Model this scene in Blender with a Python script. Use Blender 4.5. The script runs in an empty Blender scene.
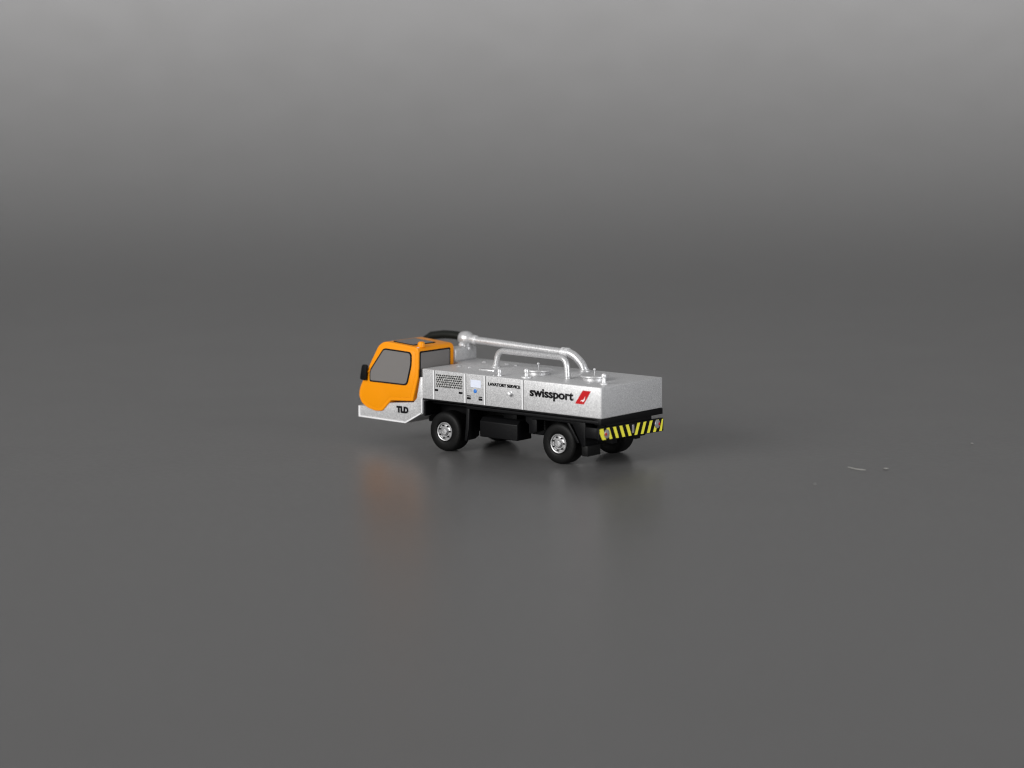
import bpy, bmesh, math, random
from mathutils import Vector, Matrix
random.seed(7)
sc = bpy.context.scene
COL = sc.collection
W, L, ZB, ZT = 2.3, 4.98, 1.123, 1.80
TILT = -0.0166                     # the body sits very slightly nose-up on its wheels
ROOT = Vector((2.3, 1.15, 0.0))

# ------------------------------------------------------------------ materials
def mat(name, color, rough=.5, metal=0., spec=.5, coat=0.):
    m = bpy.data.materials.new(name); m.use_nodes = True
    p = m.node_tree.nodes['Principled BSDF']
    p.inputs['Base Color'].default_value = (*color, 1)
    p.inputs['Roughness'].default_value = rough
    p.inputs['Metallic'].default_value = metal
    p.inputs['Specular IOR Level'].default_value = spec
    p.inputs['Coat Weight'].default_value = coat
    return m
def nd(m, t, **kw):
    n = m.node_tree.nodes.new(t)
    for k, v in kw.items(): setattr(n, k, v)
    return n
def noise(m, scale, detail=2, rough=.5):
    tc = nd(m, 'ShaderNodeTexCoord'); n = nd(m, 'ShaderNodeTexNoise')
    n.inputs['Scale'].default_value = scale; n.inputs['Detail'].default_value = detail
    n.inputs['Roughness'].default_value = rough
    m.node_tree.links.new(tc.outputs['Object'], n.inputs['Vector'])
    return n
def ramp(m, src, stops):
    r = nd(m, 'ShaderNodeValToRGB'); e = r.color_ramp.elements
    while len(e) < len(stops): e.new(.5)
    for i, (p, c) in enumerate(stops):
        e[i].position = p; e[i].color = (*c, 1) if len(c) == 3 else c
    m.node_tree.links.new(src, r.inputs['Fac']); return r
def bump(m, src, strength, dist):
    b = nd(m, 'ShaderNodeBump'); b.inputs['Strength'].default_value = strength; b.inputs['Distance'].default_value = dist
    m.node_tree.links.new(src, b.inputs['Height'])
    m.node_tree.links.new(b.outputs['Normal'], m.node_tree.nodes['Principled BSDF'].inputs['Normal'])

def silver(name, base, rough=.42, metal=.55, grain=26):
    m = mat(name, (base,)*3, rough, metal, .5)
    n = noise(m, grain, 3, .75)
    r = ramp(m, n.outputs['Fac'], [(.32, (base*.76, base*.76, base*.77)), (.5, (base, base, base*1.01)), (.68, tuple([min(.95, base*1.27)]*3))])
    m.node_tree.links.new(r.outputs['Color'], m.node_tree.nodes['Principled BSDF'].inputs['Base Color'])
    bump(m, n.outputs['Fac'], .25, .006)
    return m
SILVER = silver('silver_paint', .575, .40, .32, 36)
PIPE = silver('silver_pipe_paint', .64, .36, .6, 30)
RIMM = silver('silver_rim_paint', .45, .42, .7, 40)
EDGE = silver('silver_light_paint', .74, .36, .45, 30)  # lighter silver for the handle, knobs, posts and collars
ORANGE = mat('orange_plastic_paint', (.90, .305, .0004), .38, 0, .28)
n_ = noise(ORANGE, 9, 3); bump(ORANGE, n_.outputs['Fac'], .12, .01)
BLACK = mat('black_plastic', (.004, .004, .0045), .45, 0, .13)
n_ = noise(BLACK, 22, 3); bump(BLACK, n_.outputs['Fac'], .25, .008)
TRIM = mat('black_trim_print', (.005, .005, .006), .5, 0, .15)
INK = mat('black_ink', (.005, .005, .006), .6, 0, .1)
RUBBER = mat('black_rubber', (.0045, .0045, .0045), .5, 0, .14)
n_ = noise(RUBBER, 30, 3); bump(RUBBER, n_.outputs['Fac'], .3, .006)
HOSE = mat('dark_hose', (.008, .009, .007), .5, 0, .2)
GLASS = mat('grey_printed_glass', (.182, .173, .167), .38, 0, .35)
YELLOW = mat('yellow_print', (1.0, .93, .07), .45)
WHITEP = mat('pale_blue_print', (.72, .76, .88), .5)
BLUE = mat('blue_print', (.03, .19, .62), .5)
RED = mat('red_print', (.52, .008, .012), .55, 0, .2)
REDL = mat('red_lens', (.55, .02, .012), .3)
LAMP = mat('grey_lamp_paint', (.36, .35, .37), .35, .3)
WHITE = mat('white_print', (.85, .8, .8), .5)
STRIP = mat('bright_strip_print', (.80, .80, .81), .4)
SEAM = mat('seam_shadow_print', (.20, .20, .20), .6)
GRILLE = mat('grille_print', (.1, .1, .1), .55)
def _grille():
    m = GRILLE; t = m.node_tree
    n = noise(m, 17, 2, .8)
    tc = nd(m, 'ShaderNodeTexCoord'); b = nd(m, 'ShaderNodeTexBrick'); b.offset = .5
    sx = nd(m, 'ShaderNodeSeparateXYZ'); cx = nd(m, 'ShaderNodeCombineXYZ')
    t.links.new(tc.outputs['Object'], sx.inputs[0]); t.links.new(sx.outputs['X'], cx.inputs['X']); t.links.new(sx.outputs['Z'], cx.inputs['Y'])
    t.links.new(cx.outputs[0], b.inputs['Vector'])
    b.inputs['Scale'].default_value = 1; b.inputs['Brick Width'].default_value = .062; b.inputs['Row Height'].default_value = .050
    b.inputs['Mortar Size'].default_value = .009; b.inputs['Mortar Smooth'].default_value = .1
    b.inputs['Color1'].default_value = (.008, .008, .009, 1); b.inputs['Color2'].default_value = (.05, .05, .05, 1); b.inputs['Mortar'].default_value = (.45, .45, .44, 1)
    r = ramp(m, n.outputs['Fac'], [(.42, (.35, .35, .35)), (.62, (1.5, 1.5, 1.5))])
    mx = nd(m, 'ShaderNodeMix', data_type='RGBA', blend_type='MULTIPLY'); mx.inputs['Factor'].default_value = .8
    t.links.new(b.outputs['Color'], mx.inputs[6]); t.links.new(r.outputs['Color'], mx.inputs[7])
    t.links.new(mx.outputs[2], t.nodes['Principled BSDF'].inputs['Base Color'])
_grille()

# ------------------------------------------------------------------ mesh helpers
def origin_of(p):
    v = Vector((0, 0, 0))
    while p is not None: v += p.location; p = p.parent
    return v
def build(name, bm, material, parent=None, shear=True, smooth=None, label=None):
    if shear:
        for v in bm.verts: v.co.z += TILT*(v.co.x-2.5)
    bmesh.ops.recalc_face_normals(bm, faces=bm.faces)
    lo = Vector([min(v.co[i] for v in bm.verts) for i in range(3)]); hi = Vector([max(v.co[i] for v in bm.verts) for i in range(3)])
    c = (lo+hi)/2
    for v in bm.verts: v.co -= c
    me = bpy.data.meshes.new(name); bm.to_mesh(me); bm.free()
    me.materials.append(material)
    o = bpy.data.objects.new(name, me); COL.objects.link(o)
    o.parent = parent; o.location = c-origin_of(parent)
    for p in me.polygons: p.use_smooth = True
    me.set_sharp_from_angle(angle=math.radians(smooth if smooth else 32))
    if label: o['label'] = label
    return o
def bev(bm, w, seg=2, edges=None, angle=30):
    if w <= 0: return bm
    es = edges if edges is not None else [e for e in bm.edges if len(e.link_faces) == 2 and e.calc_face_angle(0) > math.radians(angle)]
    bmesh.ops.bevel(bm, geom=es, offset=w, segments=seg, profile=.5, affect='EDGES', clamp_overlap=True)
    return bm
def box(x0, x1, y0, y1, z0, z1, b=.01, seg=2, bm=None):
    n = bmesh.new()
    bmesh.ops.create_cube(n, size=1)
    for v in n.verts:
        v.co = Vector(((x0+x1)/2+v.co.x*(x1-x0), (y0+y1)/2+v.co.y*(y1-y0), (z0+z1)/2+v.co.z*(z1-z0)))
    bev(n, b, seg)
    return join(bm, n)
def join(bm, n):
    if bm is None: return n
    me = bpy.data.meshes.new('tmp'); n.to_mesh(me); n.free(); bm.from_mesh(me); bpy.data.meshes.remove(me)
    return bm
def prism(poly, a0, a1, axis='y', b=.0, seg=2, bm=None):
    """poly in the two other axes, extruded along axis from a0 to a1"""
    def P(u, v, a):
        return {'y': (u, a, v), 'x': (a, u, v), 'z': (u, v, a)}[axis]
    n = bmesh.new()
    A = [n.verts.new(P(u, v, a0)) for u, v in poly]; B = [n.verts.new(P(u, v, a1)) for u, v in poly]
    n.faces.new(A); n.faces.new(B[::-1])
    k = len(poly)
    for i in range(k): n.faces.new((A[i], B[i], B[(i+1) % k], A[(i+1) % k]))
    bmesh.ops.recalc_face_normals(n, faces=n.faces)
    if b > 0:
        caps = [e for e in n.edges if (e.verts[0] in A and e.verts[1] in A) or (e.verts[0] in B and e.verts[1] in B)]
        sharp = [e for e in n.edges if e not in caps and e.calc_face_angle(0) > math.radians(30)]
        bev(n, b, seg, caps+sharp)
    return join(bm, n)
def rounded(poly, rad, n=5):
    out = []
    k = len(poly)
    for i in range(k):
        r = rad[i] if isinstance(rad, (list, tuple)) else rad
        p0, p1, p2 = Vector(poly[i-1]), Vector(poly[i]), Vector(poly[(i+1) % k])
        a, b = (p0-p1), (p2-p1)
        r_ = min(r, a.length*.48, b.length*.48)
        if r_ <= 1e-4: out.append(tuple(p1)); continue
        s, e = p1+a.normalized()*r_, p1+b.normalized()*r_
        for j in range(n+1):
            t = j/n; q = s*(1-t)**2+p1*2*t*(1-t)+e*t*t; out.append(tuple(q))
    return out
def inset(poly, d):
    k = len(poly); area = sum(poly[i-1][0]*poly[i][1]-poly[i][0]*poly[i-1][1] for i in range(k)); s = 1 if area > 0 else -1
    out = []
    for i in range(k):
        p0, p1, p2 = Vector(poly[i-1]), Vector(poly[i]), Vector(poly[(i+1) % k])
        e1, e2 = (p1-p0).normalized(), (p2-p1).normalized()
        n1, n2 = Vector((-e1.y, e1.x))*s, Vector((-e2.y, e2.x))*s
        m = n1+n2
        out.append(tuple(p1+m*(d/max(.3, (1+n1.dot(n2))))))
    return out
def tube(path, r, n=20, bm=None, bend=None):
    """bend: corner rounding radius per interior point"""
    pts = [Vector(p) for p in path]
    if bend:
        q = [pts[0]]
        for i in range(1, len(pts)-1):
            R = bend; a = pts[i-1]-pts[i]; b = pts[i+1]-pts[i]; R = min(R, a.length*.49, b.length*.49)
            s, e = pts[i]+a.normalized()*R, pts[i]+b.normalized()*R
            for j in range(9):
                t = j/8; q.append(s*(1-t)**2+pts[i]*2*t*(1-t)+e*t*t)
        q.append(pts[-1]); pts = q
    m = bmesh.new(); rings = []
    up = Vector((.13, .97, .2)).normalized()
    for i, p in enumerate(pts):
        d = (pts[min(i+1, len(pts)-1)]-pts[max(i-1, 0)]).normalized()
        s = d.cross(up).normalized(); t = s.cross(d)
        rr = r[i] if isinstance(r, (list, tuple)) else r
        rings.append([m.verts.new(p+(s*math.cos(2*math.pi*k/n)+t*math.sin(2*math.pi*k/n))*rr) for k in range(n)])
    for a, b in zip(rings, rings[1:]):
        for k in range(n): m.faces.new((a[k], a[(k+1) % n], b[(k+1) % n], b[k]))
    m.faces.new(rings[0]); m.faces.new(rings[-1][::-1])
    return join(bm, m)
def lathe(prof, base, axis=(0, 0, 1), n=32, bm=None):
    """prof: (radius, height) pairs along axis from base"""
    ax = Vector(axis).normalized(); s = ax.orthogonal().normalized(); t = ax.cross(s); base = Vector(base)
    m = bmesh.new(); rings = []
    for r, h in prof:
        if r < 1e-5: rings.append([m.verts.new(base+ax*h)])
        else: rings.append([m.verts.new(base+ax*h+(s*math.cos(2*math.pi*k/n)+t*math.sin(2*math.pi*k/n))*r) for k in range(n)])
    for a, b in zip(rings, rings[1:]):
        for k in range(n):
            k2 = (k+1) % n
            if len(a) == 1 and len(b) == 1: continue
            if len(a) == 1: m.faces.new((a[0], b[k], b[k2]))
            elif len(b) == 1: m.faces.new((a[k], a[k2], b[0]))
            else: m.faces.new((a[k], a[k2], b[k2], b[k]))
    if len(rings[0]) > 1: m.faces.new(rings[0][::-1])
    if len(rings[-1]) > 1: m.faces.new(rings[-1])
    return join(bm, m)
def text(name, body, x0, x1, z0, z1, y, material, parent, bold=.02, slant=0.):
    cu = bpy.data.curves.new(name, 'FONT'); cu.body = body; cu.offset = bold; cu.extrude = .01; cu.shear = slant
    cu.resolution_u = 6
    tmp = bpy.data.objects.new('tmp_text', cu); COL.objects.link(tmp)
    dg = bpy.context.evaluated_depsgraph_get(); dg.update()
    me = bpy.data.meshes.new_from_object(tmp.evaluated_get(dg))
    bm = bmesh.new(); bm.from_mesh(me)
    bpy.data.objects.remove(tmp); bpy.data.curves.remove(cu); bpy.data.meshes.remove(me)
    xs = [v.co.x for v in bm.verts]; ys = [v.co.y for v in bm.verts]
    a, b, c, d = min(xs), max(xs), min(ys), max(ys)
    for v in bm.verts:
        v.co = Vector((x0+(v.co.x-a)/(b-a)*(x1-x0), y+v.co.z*.3, z0+(v.co.y-c)/(d-c)*(z1-z0)))
    return build(name, bm, material, parent)

# ------------------------------------------------------------------ the truck
truck = bpy.data.objects.new('lavatory_truck', None); COL.objects.link(truck)
truck.location = ROOT; truck.empty_display_size = .5
truck['label'] = 'silver toy airport service truck with an orange cab, standing on the dark grey sheet'
truck['category'] = 'toy truck'

# --- tank body: flat silver box, with a narrow forward tongue beside the cab on the far side
plan = [(0, 0), (L, 0), (L, W), (-.62, W), (-.62, 1.42), (0, 1.42)]
bm = prism(plan, ZB, ZT, 'z', .022, 3)
body = build('tank_body', bm, SILVER, truck)
# seams and raised strips between the side panels
for x in (.362, 1.266, 1.823, 2.884):
    build('panel_strip', box(x-.045, x-.008, -.007, .02, ZB+.012, ZT-.014, .003, 1), STRIP, body)
    build('panel_seam', box(x-.007, x+.013, -.0035, .02, ZB+.006, ZT-.01, 0), SEAM, body)
# front panel (vent door)
build('vent_grille', box(.412, 1.166, -.006, .01, 1.423, 1.722, 0), GRILLE, body)
for x0, x1, z in ((.365, .465, 1.350), (1.065, 1.170, 1.346)):
    build('vent_latch', box(x0, x1, -.010, .01, z-.022, z+.022, .004, 1), INK, body)
build('control_screen', box(1.405, 1.695, -.006, .01, 1.505, 1.672, .002, 1), WHITEP, body)
build('blue_button', lathe([(.044, 0), (.044, .012), (.034, .016)], (1.535, .004, 1.424), (0, -1, 0), 20), BLUE, body)
for x in (1.352, 1.682):
    l_ = build('latch', box(x-.052, x+.052, -.012, .01, 1.225, 1.272, .006, 1), INK, body)
    build('latch_plate', box(x-.050, x+.050, -.009, .01, 1.290, 1.312, .003, 1), TRIM, l_)
text('lettering', 'LAVATORY SERVICE', 1.905, 2.800, 1.584, 1.656, -.006, INK, body, .042)
h_ = build('door_handle', lathe([(.052, 0), (.052, .012), (.036, .02), (.034, .06), (.050, .070), (.046, .10), (.015, .11)], (2.535, .004, 1.458), (0, -1, 0), 20), EDGE, body)
text('lettering', 'swissport', 3.062, 4.246, 1.395, 1.640, -.006, INK, body, .034)
para = rounded([(4.495, 1.702), (4.712, 1.702), (4.520, 1.402), (4.290, 1.402)], .014, 3)
pg = build('logo_patch', prism(para, -.007, .01, 'y'), RED, body)
build('logo_mark', prism([(4.43, 1.468), (4.47, 1.492), (4.515, 1.50), (4.563, 1.578), (4.545, 1.488), (4.505, 1.452), (4.475, 1.470)], -.0095, .008, 'y'), WHITE, pg)

# --- things on the flat top
def manhole(cx, cy):
    m = build('manhole_lid', lathe([(.26, -.01), (.26, .055), (.255, .06), (.305, .065), (.315, .075), (.315, .098), (.305, .112), (.285, .118), (.06, .122), (0, .123)], (cx, cy, ZT), n=48), PIPE, truck)
    build('lid_knob', lathe([(.006, 0), (.005, .085), (.022, .094), (.032, .115), (.022, .136), (0, .144)], (cx, cy, ZT+.115), n=16), EDGE, m)
    return m
manhole(2.56, .965); manhole(4.11, .955)
def post(cx, cy, h, r=.045, flange=.10):
    return build('breather_post', lathe([(flange, -.008), (flange, .022), (flange-.02, .032), (r, .036), (r*.85, h-.10), (r*1.2, h-.085), (r*1.3, h-.05), (r*1.1, h-.02), (r*.5, h), (0, h+.003)], (cx, cy, ZT), n=22), EDGE, truck)
post(2.10, .155, .155, .038, .055); post(2.745, .29, .20, .045, .115); post(4.69, .50, .235, .048, .085)
for x, y in ((.357, .88), (.702, .836), (.312, 1.842), (.954, 1.87), (1.264, 1.792), (1.93, .19)):
    build('rivet', lathe([(.055, -.004), (.055, .008), (.040, .016), (0, .019)], (x, y, ZT), n=18), PIPE, truck)
build('pipe_shelf', box(1.12, 1.56, .64, .80, ZT-.005, ZT+.030, .008), PIPE, truck)
# hoop-shaped hand rail
rail = tube([(1.13, 1.25, ZT-.01), (1.22, 1.225, 2.195), (3.50, .755, 2.250), (3.54, .745, ZT-.01)], .067, 20, bend=.34)
rail = build('hand_rail', rail, PIPE, truck)
build('rail_foot', lathe([(.105, -.008), (.105, .012), (.075, .05), (.060, .11)], (1.13, 1.25, ZT), n=24), PIPE, rail)
build('rail_foot', lathe([(.075, -.008), (.075, .03), (.064, .04)], (3.54, .745, ZT), n=24), PIPE, rail)
# long suction pipe on the far side
yy = 2.03
sp = build('suction_pipe', tube([(-.34, yy, 2.270), (2.55, yy, 2.175)], .088, 22), PIPE, truck)
build('elbow', tube([(2.50, yy, 2.187), (2.60, yy, 2.184), (2.78, yy, 2.12), (2.93, yy, 2.00), (3.02, yy, 1.90), (3.05, yy, ZT-.01)], .096, 22, bend=.06), PIPE, sp)
build('collar', lathe([(.09, 0), (.116, .012), (.116, .07), (.102, .08), (.102, .11), (.118, .12), (.118, .19), (.09, .2)], (2.42, yy, 2.180), (1, 0, -.035), 26), EDGE, sp)
build('collar', lathe([(.088, 0), (.108, .01), (.108, .06), (.088, .07)], (-.12, yy, 2.263), (1, 0, -.035), 26), EDGE, sp)
build('flange', lathe([(.15, -.008), (.15, .022), (.11, .03), (.10, .06)], (3.05, yy, ZT), n=28), PIPE, sp)
# pedestal block with ball fitting, behind the cab
ped = build('pump_block', box(-.60, -.24, 1.46, 2.28, ZT-.01, 2.10, .05, 3), SILVER, truck)
build('ball_fitting', lathe([(.10, -.17), (.135, -.15), (.165, -.09), (.175, 0), (.165, .07), (.125, .13), (.105, .16), (.105, .25), (.09, .26)], (-.36, yy, 2.28), (1, 0, -.03), 30), PIPE, ped)
build('fitting_neck', lathe([(.15, 0), (.15, .06), (.12, .09), (.12, .25)], (-.36, yy, 2.04), n=24), PIPE, ped)
build('bleed_knob', lathe([(.03, 0), (.03, .06), (.06, .07), (.065, .11), (.04, .14), (0, .15)], (-.30, 1.80, 2.09), (.2, -.5, .7), 18), EDGE, ped)
# dark hose that leaves the fitting forwards and droops behind the cab
build('suction_hose', tube([(-.44, 2.04, 2.29), (-.62, 2.05, 2.325), (-.82, 2.05, 2.33), (-1.02, 2.05, 2.325), (-1.22, 2.05, 2.30), (-1.42, 2.05, 2.27), (-1.58, 2.05, 2.17), (-1.70, 2.05, 2.03), (-1.76, 2.05, 1.85), (-1.76, 2.05, 1.60), (-1.74, 2.05, 1.35), (-1.72, 2.05, .85)], .098, 20), HOSE, truck)

# --- bumper: low silver nose platform in front of the tank body
bp = [(-1.95, .525), (-.53, .505), (-.075, .755), (-.030, .760), (-.020, 1.115), (-.020, 1.60), (-.09, 1.60), (-.20, 1.10), (-.30, 1.0), (-1.25, .90), (-1.38, .785), (-1.95, .785)]
bumper = build('front_bumper', prism(bp, .03, W-.03, 'y', .012, 2), SILVER, truck)
rim_outer = [(-1.952, .523), (-.53, .503), (-.075, .752), (-.028, .757), (-.018, 1.11)]
for a, b in zip(rim_outer, rim_outer[1:]):
    d = (Vector(b)-Vector(a)).normalized(); nn = Vector((-d.y, d.x))*.032
    build('edge_strip', prism([a, b, (b[0]+nn.x, b[1]+nn.y), (a[0]+nn.x, a[1]+nn.y)], .012, .04, 'y', .004, 1), STRIP, bumper)
build('edge_strip', box(-1.955, -1.90, .014, .04, .53, .783, .006, 1), STRIP, bumper)
text('lettering', 'TLD', -.80, -.445, .728, .882, .023, INK, bumper, .08)

# --- cab
out = [(-.105, 2.26), (-1.12, 2.335), (-1.30, 2.225), (-1.62, 1.70), (-1.895, 1.20), (-1.925, 1.03), (-1.86, .87), (-1.68, .755), (-1.43, .700), (-1.22, .720), (-.95, .985), (-.30, 1.03), (-.125, 1.60)]
rads = [.12, .14, .08, .10, .10, .06, .07, .08, .07, .05, .02, .02, .08]
cab_poly = rounded(out, rads, 5)
CY0, CY1 = .0, 1.27
cab = build('cab', prism(cab_poly, CY0, CY1, 'y', .050, 4), ORANGE, truck, smooth=40)
door_poly = rounded(inset(out, .085), [r*.8 for r in rads], 5)
ds = build('door', prism(door_poly, -.006, .03, 'y', .005, 2), ORANGE, cab, smooth=50)
win = [(-1.13, 2.18), (-.295, 2.150), (-.30, 1.86), (-.44, 1.375), (-1.57, 1.375), (-1.57, 1.63)]
wr = [.08, .10, .10, .10, .04, .10]
wt = build('side_window', prism(rounded(win, wr, 5), -.022, .03, 'y', .003, 1), TRIM, cab)
build('pane', prism(rounded(inset(win, .034), [r*.8 for r in wr], 5), -.0245, .02, 'y'), GLASS, cab)
# rear window, seen above the tank body; the rear wall leans: x at height z
def rear_x(z): return -.105+(.0 if z > 1.62 else 0)-.015*(2.26-z)/.64
def rear_poly(y0, y1, z0, z1, off, r):
    poly = rounded([(y0, z0), (y1, z0), (y1, z1), (y0, z1)], r, 5)
    m = bmesh.new(); A = []; B = []
    for y, z in poly:
        x = rear_x(z); A.append(m.verts.new((x-.03, y, z))); B.append(m.verts.new((x+off, y, z)))
    m.faces.new(A); m.faces.new(B[::-1]); k = len(A)
    for i in range(k): m.faces.new((A[i], A[(i+1) % k], B[(i+1) % k], B[i]))
    return m
build('rear_window', rear_poly(.045, 1.135, 1.56, 2.175, .006, .05), TRIM, cab)
build('rear_pane', rear_poly(.082, 1.10, 1.60, 2.140, .0095, .04), GLASS, cab)
def roof_z(x): return 2.26+(-.105-x)*.075/1.015
def roof_quad(x0, x1, y0, y1, off):
    poly = rounded([(x0, y0), (x1, y0), (x1, y1), (x0, y1)], .04, 4)
    m = bmesh.new(); A = [m.verts.new((x, y, roof_z(x)-.03)) for x, y in poly]; B = [m.verts.new((x, y, roof_z(x)+off)) for x, y in poly]
    m.faces.new(A); m.faces.new(B[::-1]); k = len(A)
    for i in range(k): m.faces.new((A[i], A[(i+1) % k], B[(i+1) % k], B[i]))
    return m
build('roof_hatch', roof_quad(-.98, -.36, .14, .93, .014), TRIM, cab)
build('hatch_pane', roof_quad(-.95, -.395, .175, .90, .018), GLASS, cab)
build('roof_beacon', lathe([(.085, -.02), (.085, .03), (.078, .075), (.055, .10), (0, .108)], (-.20, .22, 2.275), n=20), ORANGE, cab)
build('beacon_base', lathe([(.05, -.01), (.05, .004), (0, .006)], (-.20, .07, 2.255), n=18), WHITE, cab)
# windscreen (faces away from the camera)
def front_quad(y0, y1, t0, t1, off):
    a, b = Vector((-1.62, 1.70)), Vector((-1.30, 2.225)); d = (b-a).normalized(); nn = Vector((-d.y, d.x))
    m = bmesh.new(); pts = [(y0, t0), (y1, t0), (y1, t1), (y0, t1)]; A = []; B = []
    for y, t in pts:
        p = a+(b-a)*t; A.append(m.verts.new((p.x-nn.x*.03, y, p.y-nn.y*.03))); B.append(m.verts.new((p.x+nn.x*off, y, p.y+nn.y*off)))
    m.faces.new(A); m.faces.new(B[::-1])
    for i in range(4): m.faces.new((A[i], A[(i+1) % 4], B[(i+1) % 4], B[i]))
    return m
build('windscreen', front_quad(.10, 1.17, -.05, .92, .008), TRIM, cab)
build('windscreen_pane', front_quad(.14, 1.13, .0, .87, .012), GLASS, cab)
# mirrors
mir = build('wing_mirror', prism(rounded([(x_+.05, z_) for x_, z_ in ((-1.865, 1.435), (-1.80, 1.735), (-1.77, 1.762), (-1.675, 1.760), (-1.645, 1.73), (-1.685, 1.415), (-1.72, 1.395), (-1.84, 1.405))], .03, 3), -.08, -.02, 'y', .022, 3), BLACK, truck)
build('mirror_arm', tube([(-1.69, -.05, 1.60), (-1.63, -.03, 1.60), (-1.56, .03, 1.62)], .018, 10), ORANGE, mir)
mir2 = build('wing_mirror', prism(rounded([(-1.865, 1.435), (-1.765, 1.762), (-1.625, 1.73), (-1.70, 1.395)], .03, 3), CY1+.03, CY1+.11, 'y', .022, 3), BLACK, truck)
build('mirror_arm', tube([(-1.69, CY1+.06, 1.60), (-1.56, CY1-.03, 1.62)], .018, 10), BLACK, mir2)

# --- chassis
ch = box(-.03, 1.32, .50, W-.05, 1.03, ZB-.004, .006, 1)
box(-.01, 1.32, .03, .52, ZB-.03, ZB-.004, .004, 1, bm=ch)
box(1.31, L-.02, .10, W-.05, 1.03, ZB-.004, .006, 1, bm=ch)
box(1.30, L-.02, .012, .12, 1.09, ZB-.004, .004, 1, bm=ch)
for y0, y1 in ((.62, .80), (1.50, 1.68)): box(-.35, L-.15, y0, y1, .50, 1.04, .02, 2, bm=ch)
box(.02, L-.3, .70, 1.60, .62, 1.04, .02, 2, bm=ch)
chassis = build('chassis', ch, BLACK, truck)
prism([(-.50, .50), (-.05, .745), (-.015, 1.03), (-.50, 1.03)], .60, 1.70, 'y', 0, 1).free()
build('axle', tube([(.575, .30, .437), (.575, 2.0, .437)], .075, 16), BLACK, truck, shear=False)
ax = build('axle', tube([(3.80, .30, .437), (3.80, 2.0, .437)], .085, 16), BLACK, truck, shear=False)
build('differential', lathe([(.08, 0), (.18, .08), (.22, .2), (.18, .34), (.08, .42)], (3.80, .94, .437), (0, 1, 0), 20), BLACK, ax, shear=False)
# wheel arch liner above the front wheel
build('wheel_arch', box(.02, 1.28, .30, .66, .985, 1.03, .01), BLACK, truck)
build('arch_panel', box(-.01, .03, .06, W-.06, .72, 1.05, .005, 1), BLACK, truck)
# side step frame: ledge with its front leg and flap
ledge = build('side_ledge', box(1.30, L-.04, -.035, .10, 1.010, 1.080, .016, 3), BLACK, truck)
build('ledge_leg', prism([(1.30, 1.05), (1.385, 1.05), (1.365, .60), (1.305, .29), (1.235, .29), (1.27, .60)], -.03, .03, 'y', .010, 2), BLACK, ledge)
build('mud_flap', prism([(.03, 1.03), (.60, 1.03), (.60, .45), (.44, .45), (.44, .36), (.30, .30), (.03, .29)], 1.255, 1.29, 'x', .006, 1), RUBBER, truck)
build('mud_flap', prism([(W-.03, 1.03), (W-.60, 1.03), (W-.60, .45), (W-.30, .30), (W-.03, .29)], 1.255, 1.29, 'x', .006, 1), RUBBER, truck)
# fuel tank with chamfered top edge
ft = prism([(.10, .40), (.10, .75), (.20, .84), (.62, .84), (.62, .40)], 1.57, 2.63, 'x', .018, 3)
build('side_tank', ft, BLACK, truck)
build('side_tank', prism([(W-.10, .40), (W-.10, .75), (W-.20, .84), (W-.62, .84), (W-.62, .40)], 1.52, 2.66, 'x', .018, 3), BLACK, truck)
build('tank_strap', box(2.05, 2.42, .35, .62, .80, 1.02, .01), BLACK, truck)
build('hanger_bracket', prism([(2.83, 1.02), (3.14, 1.02), (3.14, .66), (3.02, .60), (2.92, .60), (2.92, .80), (2.83, .86)], .14, .40, 'y', .010, 2), BLACK, truck)
# rear wheel arch
for y0, y1 in ((.02, .50), (W-.50, W-.02)):
    arch = prism([(3.10, 1.02), (3.10, .93), (3.34, .955), (4.08, .955), (4.20, .93), (4.46, .47), (4.54, .47), (4.54, 1.02)], y0, y1, 'y', .010, 2)
    a_ = build('rear_mudguard', arch, BLACK, truck)
    if y0 < 1: build('mud_flap', box(4.44, 4.60, y0, y1, .27, .50, .012), RUBBER, a_)
build('arch_rib', prism([(4.06, .96), (4.13, .96), (4.40, .56), (4.34, .54)], -.005, .03, 'y', .010, 2), BLACK, truck)
# rear beam and striped bumper board
beam = build('rear_beam', box(L-.17, L+.004, -.02, W+.01, .985, ZB-.008, .012, 2), BLACK, truck)
board_poly = [(-.10, .665), (W-.02, .610), (W+.01, .625), (W+.01, .895), (W-.04, .90), (-.085, .945), (-.115, .93)]
board = build('rear_bumper', prism([(-.06, .655), (W-.01, .605), (W+.015, .62), (W+.015, .895), (W-.01, .905), (-.08, .945), (-.11, .93), (-.11, .70)], L-.05, L+.02, 'x', .012, 2), BLACK, truck)
build('bumper_bracket', box(L-.30, L-.04, .25, 1.95, .72, 1.0, .02), BLACK, board)
build('bumper_return', box(L-.36, L-.03, -.085, -.03, .70, .93, .014), BLACK, board)
def zl(y): return .676-(y)*.0262          # lower edge of the print
def zu(y): return .922-(y)*.0180
XS = L+.0225
pitch, wdt, lean, mid = .237, .105, .115, 1.13
for k in range(5):
    y1 = mid-.040-k*pitch; y0 = y1-wdt
    P = [(y0, zl(y0)), (y1, zl(y1)), (y1-lean, zu(y1-lean)), (y0-lean, zu(y0-lean))]
    if k == 4: P = [(.0, zl(0)+.01), (.03, zl(0)), (y1, zl(y1)), (y1-lean+.012, zu(0)), (-.085, zu(0)-.005), (-.088, zu(0)-.09)]
    build('hazard_stripe', prism(P, XS-.01, XS, 'x'), YELLOW, board)
    y0 = mid+.065+k*pitch; y1 = y0+wdt
    P = [(y0, zl(y0)), (y1, zl(y1)), (min(y1+lean, W-.005), zu(y1+lean)), (min(y0+lean, W-.05), zu(y0+lean))]
    build('hazard_stripe', prism(P, XS-.01, XS, 'x'), YELLOW, board)
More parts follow.
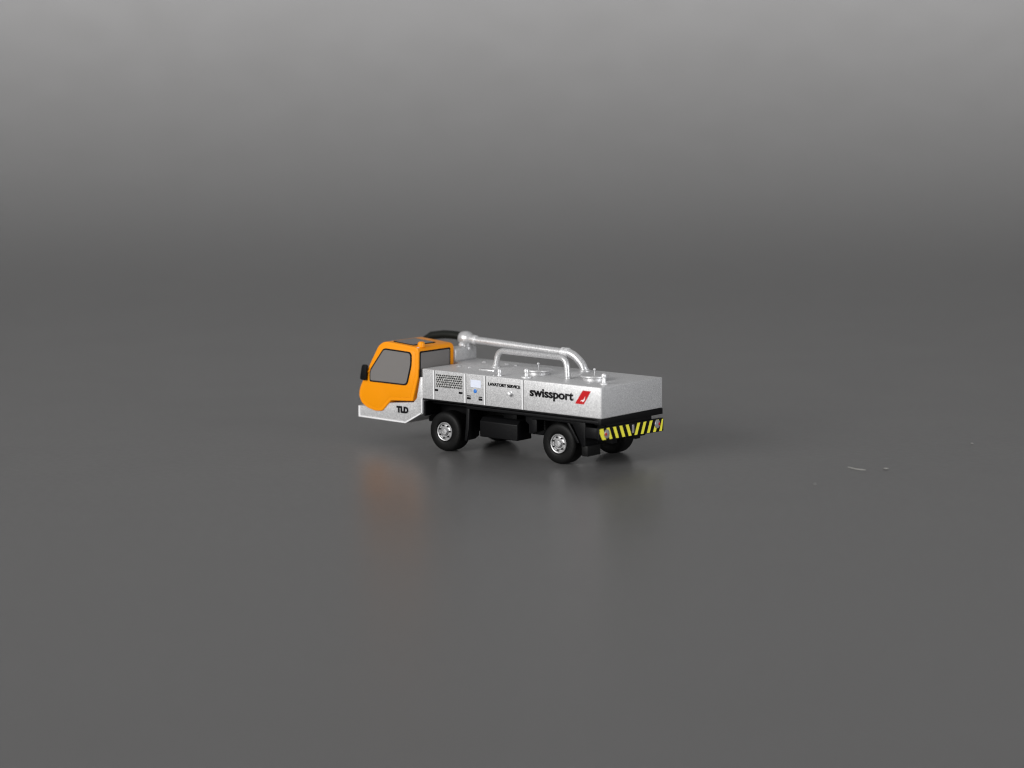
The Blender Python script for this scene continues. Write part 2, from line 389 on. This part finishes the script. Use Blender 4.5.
for y, z, s in ((.165, .795, -1), (2.06, .79, 1)):
    lp = build('tail_lamp', lathe([(.098, -.01), (.098, .012), (.085, .022), (.055, .022), (.045, .028), (0, .03)], (L+.022, y, z), (1, 0, 0), 26), LAMP, board)
    build('lamp_lens', lathe([(.034, 0), (.034, .010), (.020, .016), (0, .018)], (L+.048, y+s*.045-(.02 if s < 0 else 0), z), (1, 0, 0), 18), REDL, lp)
build('bumper_catch', box(L+.02, L+.045, mid-.035, mid+.035, .70, .885, .010, 2), LAMP, board)

# --- wheels
RW = .452
def make_wheel():
    w = bpy.data.objects.new('wheel', None); COL.objects.link(w); w.parent = truck
    w.location = Vector((0, 0, RW))-ROOT*0
    # axis along -y is the outer side; origin = wheel centre
    pr = [(.205, .035), (.225, .004), (.28, -.012), (.345, -.010), (.400, -.002), (.434, .018), (.450, .055), (.452, .10), (.452, .33), (.440, .365), (.39, .385), (.25, .39), (.20, .36)]
    pr = [(r, -h) for r, h in pr]
    bm = lathe(pr, (0, 0, 0), (0, -1, 0), 56)
    w.location = (0, 0, 0)
    ty = build('tyre', bm, RUBBER, None, shear=False, smooth=60); ty.parent = w
    rp = [(.212, -.02), (.212, .008), (.204, .014), (.188, .008), (.180, -.018), (.172, -.03), (.122, -.010), (.112, -.055), (.06, -.06)]
    rm = lathe(rp+[(.0, -.06)], (0, -.0, 0), (0, -1, 0), 48)
    ri = build('rim', rm, RIMM, None, shear=False); ri.parent = w
    hub = build('hub_cap', lathe([(.086, -.07), (.086, .020), (.070, .040), (.056, .042), (.050, .030), (.02, .032), (0, .034)], (0, 0, 0), (0, -1, 0), 28), RIMM, None, shear=False); hub.parent = w
    for k in range(7):
        a = 2*math.pi*(k+.3)/7
        ho = build('rim_hole', lathe([(.018, 0), (.018, .024)], (math.cos(a)*.146, 0, math.sin(a)*.146), (0, -1, 0), 12), INK, None, shear=False)
        ho.parent = w
    return w
w0 = make_wheel()
def place_wheel(w, x, near, rot):
    w.location = Vector((x, .05 if near else W, RW))-ROOT
    w.rotation_euler = (0, rot, 0) if near else (0, rot, math.pi)
spots = [(.605, True, .2), (3.80, True, 1.1), (.575, False, .5), (3.80, False, .9)]
for i, (x, near, rot) in enumerate(spots):
    if i == 0: w = w0
    else:
        w = w0.copy(); COL.objects.link(w)
        for chd in [c for c in w0.children]:
            c = chd.copy(); COL.objects.link(c); c.parent = w
    place_wheel(w, x, near, rot)

# ------------------------------------------------------------------ ground: one sheet that sweeps up far behind
cam_az, cam_el, cam_D, cam_f, cam_roll, ccx, ccy = .6646150744517508, .12339740844366912, 53.54233958959783, 2401.2556302086587, -.007532107394163921, 545.0296788331132, 408.7857160954477
right0 = Vector((math.cos(cam_az), math.sin(cam_az), 0))
back0 = Vector((math.sin(cam_az), -math.cos(cam_az), 0))
gm = mat('dark_grey_sheet', (.105, .105, .107), .30, 0, .27)
def _ground():
    t = gm.node_tree; p = t.nodes['Principled BSDF']
    n1 = noise(gm, .35, 5, .6); n2 = noise(gm, 5.5, 4, .7)
    r1 = ramp(gm, n1.outputs['Fac'], [(.3, (GB*.98, GB*.965, GB*.955)), (.7, (GB*1.04, GB*1.025, GB*1.02))])
    r2 = ramp(gm, n2.outputs['Fac'], [(.3, (.89,)*3), (.7, (1.11,)*3)])
    mx = nd(gm, 'ShaderNodeMix', data_type='RGBA', blend_type='MULTIPLY'); mx.inputs['Factor'].default_value = 1
    t.links.new(r1.outputs['Color'], mx.inputs[6]); t.links.new(r2.outputs['Color'], mx.inputs[7])
    t.links.new(mx.outputs[2], p.inputs['Base Color'])
    rr = nd(gm, 'ShaderNodeMapRange'); rr.inputs['To Min'].default_value = GR-.03; rr.inputs['To Max'].default_value = GR+.04
    t.links.new(n1.outputs['Fac'], rr.inputs['Value']); t.links.new(rr.outputs['Result'], p.inputs['Roughness'])
    bump(gm, n2.outputs['Fac'], .10, .02)
C1, C2 = .05, .004
GB, GR = .113, .34
_ground()
def ground():
    m = bmesh.new(); rows = []
    s = -70.; prof = []
    while s < 40: prof.append((s, 0.)); s += 5
    d, z, a, st = 40., 0., 0., 3.
    while a < math.radians(80) and d < 420:       # the sheet lifts gently at first, then steeper
        prof.append((d, z)); t_ = d-40
        a = min(math.radians(82), math.radians(C1*t_+C2*t_*t_))
        d += st*math.cos(a); z += st*math.sin(a)
    cx, cy = 2.5, 1.15
    for d, z in prof:
        rows.append([m.verts.new(Vector((cx, cy, z))-back0*d+right0*u) for u in (-320, -120, -40, 0, 40, 120, 320)])
    for a, b in zip(rows, rows[1:]):
        for i in range(6): m.faces.new((a[i], a[i+1], b[i+1], b[i]))
    me = bpy.data.meshes.new('ground'); bmesh.ops.recalc_face_normals(m, faces=m.faces); m.to_mesh(me); m.free()
    for p in me.polygons: p.use_smooth = True
    me.materials.append(gm)
    o = bpy.data.objects.new('ground', me); COL.objects.link(o); o['kind'] = 'structure'
    return o
ground()

# ------------------------------------------------------------------ dust on the sheet
LINT = mat('pale_lint', (.27, .267, .255), .8); n_ = noise(LINT, 40); bump(LINT, n_.outputs['Fac'], .3, .01)
def lint(name, label, bm):
    o = build(name, bm, LINT, None, shear=False); o['label'] = label; o['category'] = name.replace('_', ' ')
    o.location.z += .0
    return o
lint('lint_fibre', 'short curved pale fibre lying on the grey surface to the right of the truck', tube([(9.15, 3.216, .02), (9.28, 3.15, .022), (9.42, 3.08, .02), (9.55, 3.07, .02), (9.66, 3.08, .022)], [.010, .014, .014, .015, .009], 8))
def blob(x, y, r, sx=1.5):
    b = lathe([(0, 0), (r*.7, r*.15), (r, r*.5), (r*.6, r*.9), (0, r)], (x, y, 0), n=10)
    for v in b.verts:
        v.co.x = x+(v.co.x-x)*sx+random.uniform(-.1, .1)*r; v.co.y += random.uniform(-.15, .15)*r
    return b
lint('dust_speck', 'brightest pale dust speck just right of the curved fibre on the grey surface', blob(9.905, 3.505, .038, 2.0))
lint('dust_speck', 'faint dust speck below and left of the curved fibre on the grey surface', blob(9.678, .968, .026))
lint('dust_speck', 'faint dust speck far right on the grey surface above the other specks', blob(9.694, 7.834, .028))

# ------------------------------------------------------------------ camera
c_, s_ = math.cos(cam_roll), math.sin(cam_roll)
back = back0*math.cos(cam_el)+Vector((0, 0, math.sin(cam_el)))
up = back.cross(right0)
r2 = right0*c_+up*s_; u2 = -right0*s_+up*c_
T = Vector((2.6, 1.15, 1.0))
Cpos = T+back*cam_D-r2*((ccx-512)/cam_f*cam_D)+u2*((ccy-384)/cam_f*cam_D)
cam = bpy.data.cameras.new('camera'); co = bpy.data.objects.new('camera', cam); COL.objects.link(co)
M = Matrix((( r2.x, u2.x, back.x, Cpos.x), (r2.y, u2.y, back.y, Cpos.y), (r2.z, u2.z, back.z, Cpos.z), (0, 0, 0, 1)))
co.matrix_world = M
cam.sensor_width = 36; cam.lens = cam_f/1024*36; cam.clip_start = 1; cam.clip_end = 2000
cam.dof.use_dof = True
cam.dof.focus_distance = (Cpos-Vector((1.6, 0, 1.4))).dot(back)
cam.dof.aperture_fstop = (cam.lens/1000)/.8
sc.camera = co

# ------------------------------------------------------------------ light: a soft room and a large soft key, plus an added fill and backdrop light
wd = bpy.data.worlds.new('World'); sc.world = wd; wd.use_nodes = True
bg = wd.node_tree.nodes['Background']; bg.inputs['Color'].default_value = (.985, .985, 1, 1); bg.inputs['Strength'].default_value = .33
def area(name, loc, target, size, energy, color=(1, 1, 1), sy=None):
    l = bpy.data.lights.new(name, 'AREA'); l.shape = 'RECTANGLE'; l.size = size; l.size_y = sy or size; l.energy = energy; l.color = color
    o = bpy.data.objects.new(name, l); COL.objects.link(o); o.location = loc
    o.rotation_euler = (Vector(target)-Vector(loc)).to_track_quat('-Z', 'Y').to_euler(); return o
KEY, FILL, BACKL = 117000, 13000, 67000
LD, LZ, LT, SPR = 126, 79, 126.1, 86
ctr = Vector((1.5, 1.1, .8))
area('key_softbox', ctr+Vector((-.15, -.93, .33))*115, ctr, 60, KEY, (1, .99, .975), 36)
area('side_fill', ctr+Vector((.96, -.1, .18))*60, ctr, 26, FILL, (.97, .98, 1), 18)  # added fill without a seen source, lifts the truck's rear face
area('backdrop_fade_light', ctr-back0*LD+Vector((0, 0, LZ)), ctr-back0*LT+Vector((0, 0, 0)), 150, BACKL, (1, 1, 1), 42).data.spread = math.radians(SPR)  # added overhead light, out of view, fades the sheet brighter towards the top

sc.view_settings.view_transform = 'Standard'; sc.view_settings.look = 'None'
sc.view_settings.exposure = 0; sc.view_settings.gamma = 1
sc.render.engine = 'CYCLES'
sc.cycles.use_denoising = True
sc.cycles.max_bounces = 8
sc.cycles.pixel_filter_type = 'BLACKMAN_HARRIS'; sc.cycles.filter_width = 1.1
sc.render.film_transparent = False
